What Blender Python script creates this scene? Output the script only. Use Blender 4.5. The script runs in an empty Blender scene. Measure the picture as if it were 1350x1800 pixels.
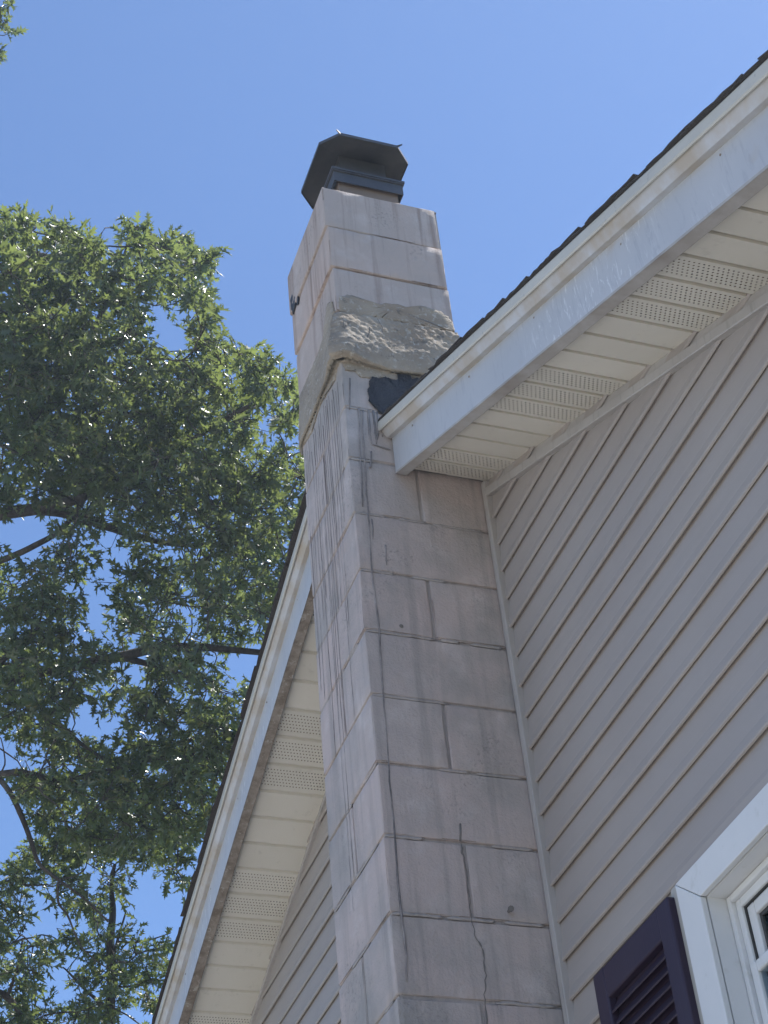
import bpy, bmesh, math, random
import numpy as np
from mathutils import Vector, Matrix, noise

random.seed(7)
rng = np.random.default_rng(11)
scene = bpy.context.scene
C = scene.collection

# ------------------------------------------------------------------ camera
ZO = 5.03                       # height above the lawn of the bed joint used as datum (local z = 0)
CAM = Vector((3.3637, -1.6928, -3.4808 + ZO))
YAW, PIT, ROLL, FPX = 0.3912, 0.7042, -0.1038, 3009.65      # focal length in pixels of a 1350 px wide frame
FWD = Vector((-math.cos(PIT)*math.cos(YAW), math.cos(PIT)*math.sin(YAW), math.sin(PIT)))
_r = FWD.cross(Vector((0, 0, 1))).normalized(); _u = _r.cross(FWD)
RGT = _r*math.cos(ROLL) + _u*math.sin(ROLL)
UPV = -_r*math.sin(ROLL) + _u*math.cos(ROLL)
cam_d = bpy.data.cameras.new('camera')
cam_d.sensor_fit = 'HORIZONTAL'; cam_d.sensor_width = 36.0
cam_d.lens = 36.0*FPX/1350.0
cam_d.clip_start = 0.05; cam_d.clip_end = 2000
cam = bpy.data.objects.new('camera', cam_d); C.objects.link(cam)
m = Matrix.Identity(4)
for i in range(3):
    m[i][0] = RGT[i]; m[i][1] = UPV[i]; m[i][2] = -FWD[i]; m[i][3] = CAM[i]
cam.matrix_world = m
scene.camera = cam

# ------------------------------------------------------------------ sky, sun, exposure
SUN = Vector((-0.03, 0.40, 0.915)).normalized()
world = bpy.data.worlds.new('World'); scene.world = world; world.use_nodes = True
wn = world.node_tree; wn.nodes.clear()
sky = wn.nodes.new('ShaderNodeTexSky'); sky.sky_type = 'NISHITA'; sky.sun_disc = False
sky.sun_elevation = math.asin(SUN.z); sky.sun_rotation = math.atan2(SUN.x, SUN.y)
sky.altitude = 1200; sky.air_density = 1.0; sky.dust_density = 0.4; sky.ozone_density = 7.0
bg = wn.nodes.new('ShaderNodeBackground'); bg.inputs['Strength'].default_value = 0.12
wo = wn.nodes.new('ShaderNodeOutputWorld')
wn.links.new(sky.outputs[0], bg.inputs[0]); wn.links.new(bg.outputs[0], wo.inputs[0])
sun_d = bpy.data.lights.new('sun', 'SUN'); sun_d.energy = 5.0; sun_d.angle = math.radians(0.55); sun_d.color = (1.0, 0.965, 0.91)
sun = bpy.data.objects.new('sun', sun_d); C.objects.link(sun)
sun.rotation_euler = SUN.to_track_quat('Z', 'Y').to_euler(); sun.location = (0, 6, 20)
vs = scene.view_settings
vs.view_transform = 'Standard'; vs.look = 'None'; vs.gamma = 1.0; vs.use_curve_mapping = False
vs.exposure = 0.80

# ------------------------------------------------------------------ helpers
def ray(px, py):
    return (FWD + RGT*((px-675)/FPX) - UPV*((py-900)/FPX)).normalized()
def at(px, py, d):
    return CAM + ray(px, py)*d
def V(x, y, z):
    return Vector((x, y, z + ZO))

class MB:
    def __init__(s): s.v = []; s.f = []
    def quad(s, a, b, c, d):
        n = len(s.v); s.v += [tuple(a), tuple(b), tuple(c), tuple(d)]; s.f.append((n, n+1, n+2, n+3))
    def box(s, x0, x1, y0, y1, z0, z1):
        n = len(s.v)
        s.v += [(x0,y0,z0),(x1,y0,z0),(x1,y1,z0),(x0,y1,z0),(x0,y0,z1),(x1,y0,z1),(x1,y1,z1),(x0,y1,z1)]
        s.f += [tuple(n+i for i in q) for q in ((0,3,2,1),(4,5,6,7),(0,1,5,4),(1,2,6,5),(2,3,7,6),(3,0,4,7))]
    def loft(s, rings, caps=True):
        n = len(s.v); k = len(rings[0])
        for r in rings: s.v += [tuple(p) for p in r]
        for i in range(len(rings)-1):
            for j in range(k):
                a = n+i*k+j; b = n+i*k+(j+1) % k
                s.f.append((a, b, b+k, a+k))
        if caps:
            s.f.append(tuple(n+j for j in reversed(range(k))))
            s.f.append(tuple(n+(len(rings)-1)*k+j for j in range(k)))
    def tube(s, pts, rads, sides=7):
        pts = [Vector(p) for p in pts]; rings = []
        ref = Vector((0.3, 0.5, 0.81))
        for i, p in enumerate(pts):
            t = (pts[min(i+1, len(pts)-1)] - pts[max(i-1, 0)])
            if t.length < 1e-9: t = Vector((0, 0, 1))
            t.normalize()
            a = t.cross(ref)
            if a.length < 1e-3: a = t.cross(Vector((1, 0, 0)))
            a.normalize(); b = t.cross(a)
            r = rads[i] if hasattr(rads, '__len__') else rads
            rings.append([p + (a*math.cos(2*math.pi*j/sides) + b*math.sin(2*math.pi*j/sides))*r for j in range(sides)])
        s.loft(rings)
    def prism(s, poly, axis, a, b):            # polygon in the other two axes, extruded along axis from a to b
        def P(u, v, w):
            return {'x': (w, u, v), 'y': (u, w, v), 'z': (u, v, w)}[axis]
        n = len(s.v); k = len(poly)
        s.v += [P(u, v, a) for u, v in poly] + [P(u, v, b) for u, v in poly]
        s.f.append(tuple(n+j for j in reversed(range(k)))); s.f.append(tuple(n+k+j for j in range(k)))
        for j in range(k):
            q = (j+1) % k; s.f.append((n+j, n+q, n+k+q, n+k+j))
    def build(s, name, mat, parent=None, smooth=False, fix=True, lift=True):
        me = bpy.data.meshes.new(name)
        v = [(x, y, z+ZO) for x, y, z in s.v] if lift else s.v
        me.from_pydata(v, [], s.f)
        if fix:
            bm = bmesh.new(); bm.from_mesh(me)
            bmesh.ops.recalc_face_normals(bm, faces=bm.faces); bm.to_mesh(me); bm.free()
        if smooth: me.polygons.foreach_set('use_smooth', [True]*len(me.polygons))
        if mat: me.materials.append(M[mat])
        o = bpy.data.objects.new(name, me); C.objects.link(o)
        if parent: o.parent = parent
        return o

def tag(o, label, cat, group=None):
    o['label'] = label; o['category'] = cat
    if group: o['group'] = group
def empty(name, loc):
    o = bpy.data.objects.new(name, None); C.objects.link(o); o.location = loc
    o.empty_display_size = 0.2
    return o
def adopt(child, parent):
    child.parent = parent; child.matrix_parent_inverse = Matrix.Translation(parent.location).inverted()

# ------------------------------------------------------------------ materials
M = {}
class NT:
    def __init__(s, name):
        s.m = bpy.data.materials.new(name); s.m.use_nodes = True
        s.t = s.m.node_tree; s.n = s.t.nodes; s.n.clear()
        s.out = s.n.new('ShaderNodeOutputMaterial'); s.p = s.n.new('ShaderNodeBsdfPrincipled')
        s.t.links.new(s.p.outputs[0], s.out.inputs[0])
        s.geo = s.n.new('ShaderNodeNewGeometry'); M[name] = s.m
    def link(s, a, b): s.t.links.new(a, b)
    def pos(s, scale=(1, 1, 1)):
        mp = s.n.new('ShaderNodeMapping'); mp.inputs['Scale'].default_value = scale
        s.link(s.geo.outputs['Position'], mp.inputs['Vector']); return mp.outputs[0]
    def noise(s, scale, detail=4, rough=0.55, vec=None, dist=0):
        n = s.n.new('ShaderNodeTexNoise'); n.inputs['Scale'].default_value = scale
        n.inputs['Detail'].default_value = detail; n.inputs['Roughness'].default_value = rough
        n.inputs['Distortion'].default_value = dist
        s.link(vec if vec is not None else s.geo.outputs['Position'], n.inputs['Vector']); return n.outputs[0]
    def ramp(s, fac, lo, hi, a=0.0, b=1.0):
        r = s.n.new('ShaderNodeMapRange'); r.inputs['From Min'].default_value = lo; r.inputs['From Max'].default_value = hi
        r.inputs['To Min'].default_value = a; r.inputs['To Max'].default_value = b
        s.link(fac, r.inputs['Value']); return r.outputs[0]
    def mix(s, fac, a, b, mode='MIX'):
        x = s.n.new('ShaderNodeMix'); x.data_type = 'RGBA'; x.blend_type = mode
        for sock, val in ((x.inputs[0], fac), (x.inputs[6], a), (x.inputs[7], b)):
            if isinstance(val, (int, float)): sock.default_value = val
            elif isinstance(val, tuple): sock.default_value = (*val, 1)
            else: s.link(val, sock)
        return x.outputs[2]
    def math(s, op, a, b=0.0):
        x = s.n.new('ShaderNodeMath'); x.operation = op
        for sock, val in ((x.inputs[0], a), (x.inputs[1], b)):
            if isinstance(val, (int, float)): sock.default_value = val
            else: s.link(val, sock)
        return x.outputs[0]
    def bump(s, h, strength=0.3, dist=0.004):
        b = s.n.new('ShaderNodeBump'); b.inputs['Strength'].default_value = strength; b.inputs['Distance'].default_value = dist
        s.link(h, b.inputs['Height']); s.link(b.outputs[0], s.p.inputs['Normal'])
    def set(s, col=None, rough=0.6, spec=0.4, metal=0.0):
        if isinstance(col, tuple): s.p.inputs['Base Color'].default_value = (*col, 1)
        elif col is not None: s.link(col, s.p.inputs['Base Color'])
        if isinstance(rough, float): s.p.inputs['Roughness'].default_value = rough
        else: s.link(rough, s.p.inputs['Roughness'])
        s.p.inputs['Specular IOR Level'].default_value = spec; s.p.inputs['Metallic'].default_value = metal

def objrand(s):
    n = s.n.new('ShaderNodeObjectInfo'); return n.outputs['Random']

# old masonry paint: pinkish white gone grey, weathered, streaked by rain
def masonry(name, tint_a, tint_b, dirt, sk=.55, gr=.7):
    t = NT(name)
    base = t.mix(t.ramp(t.noise(2.6, 5, .6), .36, .66), tint_a, tint_b)
    base = t.mix(t.ramp(objrand(t), 0, 1, 0, .48), base, (.41, .39, .375))
    pal = t.ramp(t.noise(9, 6, .65), .52, .70, 0, .45)
    base = t.mix(pal, base, (.66, .61, .59))
    streak = t.ramp(t.noise(1, 5, .6, t.pos((26, 26, 1.1))), .50, .70, 0, sk)
    base = t.mix(streak, base, dirt)
    mold = t.math('MULTIPLY', t.ramp(t.noise(95, 4, .75), .52, .66), t.ramp(t.noise(4.1, 4, .6), .54, .70))
    base = t.mix(t.math('MULTIPLY', mold, .75), base, (.10, .105, .105))
    grime = t.ramp(t.noise(2.1, 5, .65), .45, .66, 0, gr)
    base = t.mix(grime, base, (.28, .28, .265))
    t.set(base, .82, .25)
    h = t.math('ADD', t.math('MULTIPLY', t.noise(130, 4, .7), .6), t.math('MULTIPLY', t.noise(22, 5, .6), 1.0))
    t.bump(h, .7, .006)
masonry('block_paint', (.60, .49, .455), (.475, .42, .40), (.30, .275, .26))
masonry('upper_block_paint', (.60, .475, .415), (.55, .455, .41), (.28, .20, .165), .85, .25)
masonry('joint_mortar', (.47, .41, .385), (.38, .35, .335), (.22, .205, .20))

t = NT('mortar')
b = t.mix(t.ramp(t.noise(5, 6, .65), .35, .68), (.33, .285, .235), (.50, .43, .345))
b = t.mix(t.ramp(t.noise(2.2, 4, .6), .5, .66, 0, .6), b, (.34, .255, .18))
b = t.mix(t.ramp(t.noise(55, 4, .7), .56, .68, 0, .8), b, (.60, .57, .52))
b = t.mix(t.ramp(t.noise(28, 4, .7), .60, .68, 0, .6), b, (.13, .125, .12))
t.set(b, .92, .2); t.bump(t.math('ADD', t.noise(95, 5, .75), t.math('MULTIPLY', t.noise(18, 5, .65), 1.6)), .8, .010)

t = NT('tar'); t.set(t.mix(t.ramp(t.noise(14, 4), .4, .65), (.016, .018, .024), (.045, .047, .055)), .42, .5)
t.bump(t.math('ADD', t.noise(75, 4, .7), t.math('MULTIPLY', t.noise(17, 5, .6), 2.0)), 1.0, .014)
t = NT('old_tar'); t.set(t.mix(t.ramp(t.noise(9, 5, .7), .36, .66), (.15, .142, .142), (.42, .38, .365)), .8, .2)
t = NT('crack'); t.set((.20, .19, .18), .95, .1)
t = NT('clay_flue'); t.set(t.mix(t.noise(8, 5), (.19, .145, .12), (.27, .215, .18)), .85, .2); t.bump(t.noise(60, 4), .4)
t = NT('cap_metal')
t.set(t.mix(t.ramp(t.noise(9, 5, .6), .35, .7), (.065, .067, .076), (.105, .103, .105)), .48, .5, .35)
t.bump(t.noise(14, 3), .12, .004)

# vinyl lap siding
t = NT('vinyl_siding')
b = t.mix(t.ramp(t.noise(1.1, 4, .6), .35, .68), (.37, .328, .30), (.415, .374, .342))
b = t.mix(t.ramp(objrand(t), 0, 1, 0, .22), b, (.36, .34, .33))
b = t.mix(t.ramp(t.noise(1, 5, .6, t.pos((1.5, 1.5, 34))), .52, .72, 0, .30), b, (.32, .295, .265))
t.set(b, t.ramp(t.noise(3, 3), .3, .7, .42, .6), .4)
t.bump(t.noise(1, 5, .65, t.pos((6, 60, 240))), .10, .003)
t = NT('siding_lip')
t.set((.36, .335, .31), .5, .4)
t = NT('vinyl_channel')
b = t.mix(t.ramp(t.noise(4, 4), .35, .68), (.40, .375, .355), (.46, .44, .42))
b = t.mix(t.ramp(t.noise(1, 5, .6, t.pos((60, 60, 5))), .55, .7, 0, .5), b, (.24, .23, .21))
t.set(b, .5, .4); t.bump(t.noise(30, 3), .08, .002)
t = NT('soffit_vinyl')
b = t.mix(t.ramp(t.noise(2.4, 5, .6), .35, .68), (.72, .685, .60), (.78, .75, .67))
b = t.mix(t.ramp(objrand(t), 0, 1, 0, .22), b, (.53, .51, .44))
b = t.mix(t.ramp(t.noise(26, 5, .7), .58, .75, 0, .3), b, (.36, .34, .28))
t.set(b, .55, .35); t.bump(t.noise(200, 2), .06, .001)
t = NT('fascia_aluminium')
b = t.mix(t.ramp(t.noise(2.0, 5, .6), .35, .68), (.47, .49, .52), (.545, .56, .585))
b = t.mix(t.ramp(t.noise(1, 6, .7, t.pos((46, 46, 7)), 1.2), .545, .66, 0, .5), b, (.35, .375, .42))
b = t.mix(t.math('MULTIPLY', t.ramp(t.noise(1, 6, .7, t.pos((70, 70, 13)), 1.5), .56, .62), t.ramp(t.noise(1.4, 2), .48, .6)), b, (.68, .70, .72))
b = t.mix(t.ramp(t.noise(4.2, 4, .65), .58, .74, 0, .55), b, (.44, .37, .29))
t.set(b, .42, .45); t.bump(t.noise(9, 4), .12, .004)
t = NT('fascia_mould')
b = t.mix(t.ramp(t.noise(1, 5, .6, t.pos((7, 7, 7))), .40, .62), (.55, .56, .58), (.46, .405, .335))
t.set(b, .45, .45); t.bump(t.noise(9, 4), .1, .004)
t = NT('drip_cream')
b = t.mix(t.ramp(t.noise(3, 5, .6), .35, .68), (.50, .485, .43), (.60, .58, .51))
b = t.mix(t.ramp(t.noise(40, 5, .7), .60, .72, 0, .5), b, (.20, .19, .18))
t.set(b, .45, .45)
t = NT('dirty_return')
b = t.mix(t.ramp(t.noise(20, 5, .7), .40, .62), (.20, .165, .135), (.33, .29, .25))
b = t.mix(t.ramp(t.noise(42, 5, .75), .56, .66), b, (.44, .415, .37))
t.set(b, .8, .25); t.bump(t.noise(60, 4), .3, .003)
t = NT('stained_return')
b = t.mix(t.ramp(t.noise(9, 5, .7), .40, .62), (.40, .375, .35), (.48, .465, .45))
b = t.mix(t.ramp(t.noise(2.2, 4, .6), .5, .62, 0, .8), b, (.27, .23, .20))
t.set(b, .7, .3); t.bump(t.noise(60, 4), .3, .003)
t = NT('shingle')
b = t.mix(t.ramp(t.noise(240, 3, .8), .35, .68), (.045, .041, .041), (.11, .10, .097))
b = t.mix(t.ramp(objrand(t), 0, 1, 0, .5), b, (.055, .045, .042))
t.set(b, .9, .25); t.bump(t.noise(240, 3, .8), .7, .004)
t = NT('sheathing'); t.set(t.mix(t.noise(7, 5), (.16, .12, .08), (.22, .17, .12)), .9, .1)
t = NT('shutter_plum')
b = t.mix(t.ramp(t.noise(3, 4), .35, .68), (.032, .021, .042), (.046, .034, .056))
t.set(b, .50, .4); t.bump(t.noise(1, 4, .6, t.pos((140, 140, 10))), .2, .002)
t = NT('window_vinyl')
b = t.mix(t.ramp(t.noise(3.3, 5, .6), .35, .68), (.66, .675, .68), (.74, .745, .74))
b = t.mix(t.ramp(t.noise(11, 5, .7), .60, .76, 0, .45), b, (.42, .42, .36))
t.set(b, .38, .45); t.bump(t.noise(60, 3), .04, .001)
t = NT('casing_channel'); t.set(t.mix(t.noise(4, 4), (.42, .405, .37), (.47, .45, .41)), .5, .4)
t = NT('gasket'); t.set((.06, .06, .06), .7, .3)
t = NT('interior'); t.set((.10, .095, .09), .9, .1)
t = NT('curtain'); t.set(t.mix(t.ramp(t.noise(1, 3, .5, t.pos((60, 60, 1))), .3, .7), (.30, .29, .28), (.5, .49, .47)), .9, .1)
t = NT('glass')
gl = t.n.new('ShaderNodeBsdfGlossy'); gl.inputs['Roughness'].default_value = .02; gl.inputs['Color'].default_value = (.9, .95, 1, 1)
tr = t.n.new('ShaderNodeBsdfTransparent'); tr.inputs['Color'].default_value = (.70, .76, .78, 1)
fr = t.n.new('ShaderNodeFresnel'); fr.inputs['IOR'].default_value = 1.55
mx = t.n.new('ShaderNodeMixShader')
t.link(fr.outputs[0], mx.inputs[0]); t.link(tr.outputs[0], mx.inputs[1]); t.link(gl.outputs[0], mx.inputs[2]); t.link(mx.outputs[0], t.out.inputs[0])
# lawn
t = NT('lawn')
b = t.mix(t.ramp(t.noise(.5, 6, .65), .35, .68), (.12, .13, .06), (.20, .18, .11))
b = t.mix(t.ramp(t.noise(24, 5, .7), .45, .65, 0, .6), b, (.06, .08, .03))
t.set(b, .95, .1); t.bump(t.noise(40, 5, .7), .8, .03)
t = NT('concrete')  # pale surface of the added bounce slab
b = t.mix(t.ramp(t.noise(.7, 6, .65), .35, .68), (.42, .395, .36), (.52, .49, .455))
t.set(t.mix(t.ramp(t.noise(60, 4, .7), .5, .7, 0, .4), b, (.34, .31, .28)), .9, .2); t.bump(t.noise(90, 4), .4, .004)
# bark
t = NT('bark')
b = t.mix(t.ramp(t.noise(1, 6, .7, t.pos((14, 14, 5))), .38, .66), (.050, .042, .036), (.13, .115, .10))
t.set(b, .92, .15); t.bump(t.noise(1, 6, .7, t.pos((40, 40, 12))), .8, .02)
# leaves: glossy above, thin enough to glow when lit from behind
def leafmat(name, a, c, tr_col, tr_w):
    t = NT(name)
    isl = t.geo.outputs['Random Per Island']
    col = t.mix(t.ramp(isl, 0, 1), a, c)
    col = t.mix(t.ramp(t.math('FRACT', t.math('MULTIPLY', isl, 17.0)), .92, .98), col, (.15, .13, .035))
    t.set(col, t.ramp(t.math('FRACT', t.math('MULTIPLY', isl, 7.3)), 0, 1, .20, .50), .75)
    tl = t.n.new('ShaderNodeBsdfTranslucent')
    t.link(t.mix(t.ramp(t.math('FRACT', t.math('MULTIPLY', isl, 5.1)), 0, 1), tr_col, tuple(x*1.5 for x in tr_col)), tl.inputs[0])
    mx = t.n.new('ShaderNodeMixShader'); mx.inputs[0].default_value = tr_w
    t.link(t.p.outputs[0], mx.inputs[1]); t.link(tl.outputs[0], mx.inputs[2]); t.link(mx.outputs[0], t.out.inputs[0])
leafmat('oak_leaf', (.030, .047, .028), (.080, .107, .054), (.20, .25, .065), .39)
leafmat('young_leaf', (.030, .048, .030), (.080, .108, .055), (.20, .25, .065), .36)

# ------------------------------------------------------------------ ground
g = MB(); R = 160
g.quad((-R, -R, 0), (R, -R, 0), (R, R, 0), (-R, R, 0))
go = g.build('ground', 'lawn', lift=False); go['kind'] = 'structure'
dw = MB(); dw.box(-9, 14, -16, -1.1, -.05, .03); dwo = dw.build('bounce_slab', 'concrete', lift=False); dwo['kind'] = 'structure'  # unseen slab added to bounce warm sunlight onto soffits and walls

# ------------------------------------------------------------------ house
OV = 0.258                                  # rake overhang: fascia face at y = -OV
SR, SL = 0.4757, 0.362                      # pitches right and left of the ridge
def zr(x): return -0.234 - SR*x             # lower edge of the right-hand rake fascia
def zl(x): return -0.285 + SL*(x + 1.509)
RIDGE = -0.59
XR, XL = 4.6, -5.2
HD = 8.5                                    # depth of the house
WX0, WX1 = -4.7, 4.1                        # house corners
CW, CD = 0.400, 0.394                       # chimney width and depth

house = empty('house', (0, 0, 0))
tag(house, 'house gable with tan vinyl lap siding, cream vented soffits and white rake fascia', 'house')

def wob(x, s, a): return a*noise.noise((x*s, 3.1, 7.7))

# gable wall core, with the window opening left open
WIN = (0.690, 1.52, -3.10, -1.912)          # opening x0 x1 z0 z1
core = MB()
CWIN = (WIN[0]-.0125, WIN[1]+.0125, WIN[2]-.0125, WIN[3]+.0125)
T = 0.17
GB = -ZO + 0.0
core.prism([(WX0, GB), (RIDGE, GB), (RIDGE, zl(RIDGE)+T), (WX0, zl(WX0)+T)], 'y', 0.004, 0.14)
core.prism([(RIDGE, GB), (CWIN[0], GB), (CWIN[0], zr(CWIN[0])+T), (RIDGE, zr(RIDGE)+T)], 'y', 0.004, 0.14)
core.prism([(CWIN[0], CWIN[3]), (CWIN[1], CWIN[3]), (CWIN[1], zr(CWIN[1])+T), (CWIN[0], zr(CWIN[0])+T)], 'y', 0.004, 0.14)
core.prism([(CWIN[0], GB), (CWIN[1], GB), (CWIN[1], CWIN[2]), (CWIN[0], CWIN[2])], 'y', 0.004, 0.14)
core.prism([(CWIN[1], GB), (WX1, GB), (WX1, zr(WX1)+T), (CWIN[1], zr(CWIN[1])+T)], 'y', 0.004, 0.14)
WY = .024                                   # the siding stands this far behind the channel faces
wall = core.build('gable_wall', 'sheathing', house); wall.location.y = WY
sw = MB(); sw.box(WX1-.14, WX1, .144, HD, GB, zr(WX1)+.1); sw.build('side_wall', 'vinyl_siding', house)
sw = MB(); sw.box(WX0, WX0+.14, .144, HD, GB, zl(WX0)+.1); sw.build('side_wall', 'vinyl_siding', house)
sw = MB(); sw.prism([(WX0+.144, GB), (WX1-.144, GB), (WX1-.144, zr(WX1-.144)+T), (RIDGE, zr(RIDGE)+T), (WX0+.144, zl(WX0)+T)], 'y', HD-.14, HD)
sw.build('rear_wall', 'vinyl_siding', house)
fl = MB(); fl.box(WX0+.15, WX1-.15, .15, HD-.15, -4.2, -4.1); fl.build('floor', 'interior', house)

# lap siding: each course its own board
EXPO = 0.0967
Z_FIRST = -1.9237                           # lower lip of the course whose lip is just under the window head
def siding_board(xa, xb, z0, z1, side, k):
    """one course from xa to xb, ends cut along the rake where the gable slopes"""
    out = 0.0145 if k % 2 else 0.0115
    prof = [(-.0005, z1+.012), (-.002, z1), (-out*.62, z0+.030), (-out, z0+.0065), (-out+.0012, z0+.0022), (-out+.0045, z0), (-out+.0062, z0+.0075), (.002, z0+.0085)]
    rings = []
    nseg = max(3, int((xb-xa)/.22))
    for i in range(nseg+1):
        f = i/nseg; ring = []
        for (y, z) in prof:
            a, b = xa, xb
            if side == 'R': b = min(xb, (-.234 + .045 - z)/SR)
            if side == 'L': a = max(xa, (z - .045 + .285)/SL - 1.509)
            if b < a + .002: b = a + .002
            x = a + (b-a)*f
            w = .0011*noise.noise((x*2.1, k*3.7, 1.3)) if 0 < f < 1 else 0
            ring.append((x, y + w, z + .0007*noise.noise((x*1.3, k*5.1, 9.1))))
        rings.append(ring)
    mb = MB(); mb.loft(rings)
    return mb.build('siding_board', 'vinyl_siding', wall)
k = 0
z = Z_FIRST + EXPO*19
while z > -4.75:
    z0, z1 = z, z + EXPO
    xlim = (-.234 + .045 - z0)/SR
    if xlim > .03:
        xe = min(WX1, xlim)
        if z0 < -1.862 and z1 > -3.20:
            siding_board(.012, .578, z0, z1, '', k)
            siding_board(1.65, WX1, z0, z1, 'R', k)
        else:
            siding_board(.012, WX1, z0, z1, 'R', k)
    xlo = (z0 - .045 + .285)/SL - 1.509
    if xlo < -CW-.02:
        siding_board(WX0, -CW-.012, z0, z1, 'L', k)
    z -= EXPO; k += 1
fnd = MB(); fnd.box(WX0, WX1, -.006, .002, GB, -4.74); fnd.build('foundation', 'joint_mortar', house).location.y = WY

# channel where the siding meets the chimney
j = MB(); rings = []
for i in range(40):
    zz = -.235 - i*(4.5/39)
    xx = .0125 + .006*noise.noise((0, 0, zz*.7)) 
    rings.append([(xx-.008, -.003, zz), (xx-.008, -.020, zz), (xx+.003, -.0235, zz), (xx+.017, -.0225, zz), (xx+.0185, -.020, zz), (xx+.0185, -.003, zz)])
j.loft(rings); j.build('corner_channel', 'vinyl_channel', house).location.y = WY
j = MB(); j.box(-CW-.030, -CW-.008, -.020, -.003, -4.7, .05); j.build('corner_channel', 'vinyl_channel', house).location.y = WY

# rake assemblies -----------------------------------------------------------
def extr(profile, x0, x1, line, amp=0.0012, step=.12, seed=0.0):
    mb = MB(); nseg = max(2, int((x1-x0)/step)); rings = []
    for i in range(nseg+1):
        x = x0 + (x1-x0)*i/nseg
        a = amp*noise.noise((x*3.3, seed, .5)); b2 = amp*noise.noise((x*2.3, seed, 8.5))
        rings.append([(x, -OV - e + a, line(x) + h + b2) for e, h in profile])
    mb.loft(rings); return mb
def bend(line, seam): return line

def rake(x0, x1, line, s, ret='dirty_return'):
    fa = extr([(-.002, 0), (0, 0), (0, .142), (-.012, .142), (-.012, .006), (-.002, .006)], x0, x1, line, .0016, .10, s).build('fascia', 'fascia_aluminium', house)
    extr([(-.0005, -.0012), (.0012, -.003), (.0012, .004), (.0004, .005), (-.031, .005), (-.033, .012), (-.033, -.002), (-.031, -.0035)], x0, x1, line, .0012, .07, s+2).build('fascia_return', ret, fa)
    extr([(-.012, .137), (.016, .134), (.019, .139), (.032, .161), (.034, .168), (.02, .186), (-.012, .186)], x0, x1, line, .0010, .10, s+4).build('shingle_mould', 'fascia_mould', fa)
    extr([(.031, .166), (.0345, .156), (.038, .1555), (.0405, .160), (.0405, .187), (.037, .193), (-.03, .193), (-.03, .190), (.03, .1885)], x0, x1, line, .0009, .08, s+6).build('drip_edge', 'drip_cream', fa)
    return fa
fr_ = rake(0.003, XR, zr, 1.0, 'stained_return')
fl_ = rake(XL, RIDGE, zl, 20.0)
# aluminium coil seams and nail heads
def nail(px, e, h, line, parent):
    mb = MB(); x = px
    ring = [(x + .0028*math.cos(a), -OV - e - .0012, line(x) + h + .0028*math.sin(a)) for a in [i*math.pi/3 for i in range(6)]]
    ring0 = [(q[0], -OV - e + .002, q[2]) for q in ring]
    mb.loft([ring0, ring]); mb.build('nail', 'dirty_return', parent)
for x in (.16, .55, .93, 1.34, 1.72, 2.1): nail(x, 0, .118 + random.uniform(-.006, .006), zr, fr_)
for x in (-.95, -1.35, -1.75, -2.15, -2.55): nail(x, 0, .110, zl, fl_)
sm = MB(); x = 1.905; sm.loft([[(x, -OV-.0008, zr(x)+.004), (x+.004, -OV-.0022, zr(x)+.004), (x+.004, -OV-.0022, zr(x+.004)+.133), (x, -OV-.0008, zr(x)+.133)],
                              [(x+.12, -OV-.0006, zr(x+.12)+.004), (x+.12, -OV-.0012, zr(x+.12)+.004), (x+.12, -OV-.0012, zr(x+.12)+.133), (x+.12, -OV-.0006, zr(x+.12)+.133)]])
sm.build('coil_seam', 'fascia_aluminium', fr_)

# soffits: 4 inch strips running from fascia to wall, three vented, three plain
def soffit_strip(x0, x1, line, vented, ya=-OV+.026, yb=.023):
    mb = MB(); H0 = .020
    def P(x, y, dh=0.0): return (x, y, line(x) + H0 + dh)
    w = x1 - x0
    g0 = x0 + w*.115                          # the V groove at the panel's lower edge
    mb.quad(P(x0, ya, .010), P(g0, ya, .0), P(g0, yb, .0), P(x0, yb, .010))
    e1 = x0 + w*.985
    if not vented:
        ny = 6
        for i in range(ny):
            y0 = ya + (yb-ya)*i/ny; y1 = ya + (yb-ya)*(i+1)/ny
            s0 = .0007*noise.noise((x0*9, y0*9, 2)); s1 = .0007*noise.noise((x0*9, y1*9, 2))
            mid = (g0+e1)/2
            mb.quad(P(g0, y0), P(mid, y0, s0), P(mid, y1, s1), P(g0, y1))
            mb.quad(P(mid, y0, s0), P(e1, y0), P(e1, y1), P(mid, y1, s1))
    else:
        r0 = x0 + w*.23; r1 = x0 + w*.90      # perforated band, real holes
        mb.quad(P(g0, ya), P(r0, ya), P(r0, yb), P(g0, yb))
        mb.quad(P(r1, ya), P(e1, ya), P(e1, yb), P(r1, yb))
        rows = 6; dx = (r1-r0)/rows
        ncol = int((yb-ya)/.0112); dy = (yb-ya)/(ncol+.5)
        for a in range(rows):
            xa, xb = r0 + a*dx, r0 + (a+1)*dx; xc = (xa+xb)/2
            off = .5*dy if a % 2 else 0
            if off: mb.quad(P(xa, ya), P(xb, ya), P(xb, ya+off), P(xa, ya+off))
            else: mb.quad(P(xa, yb-.5*dy), P(xb, yb-.5*dy), P(xb, yb), P(xa, yb))
            for c in range(ncol):
                y0 = ya + off + c*dy; y1 = y0 + dy; yc = (y0+y1)/2; r = .0023
                n = len(mb.v)
                outer = [(xa, y0), (xc, y0), (xb, y0), (xb, yc), (xb, y1), (xc, y1), (xa, y1), (xa, yc)]
                inner = [(xc + r*math.cos(t_), yc + r*math.sin(t_)) for t_ in [math.radians(d) for d in (225, 270, 315, 0, 45, 90, 135, 180)]]
                mb.v += [P(*q) for q in outer] + [P(*q) for q in inner]
                for i in range(8):
                    q = (i+1) % 8; mb.f.append((n+i, n+q, n+8+q, n+8+i))
    mb.quad(P(e1, ya), P(x1, ya, .010), P(x1, yb, .010), P(e1, yb))
    return mb
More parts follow.
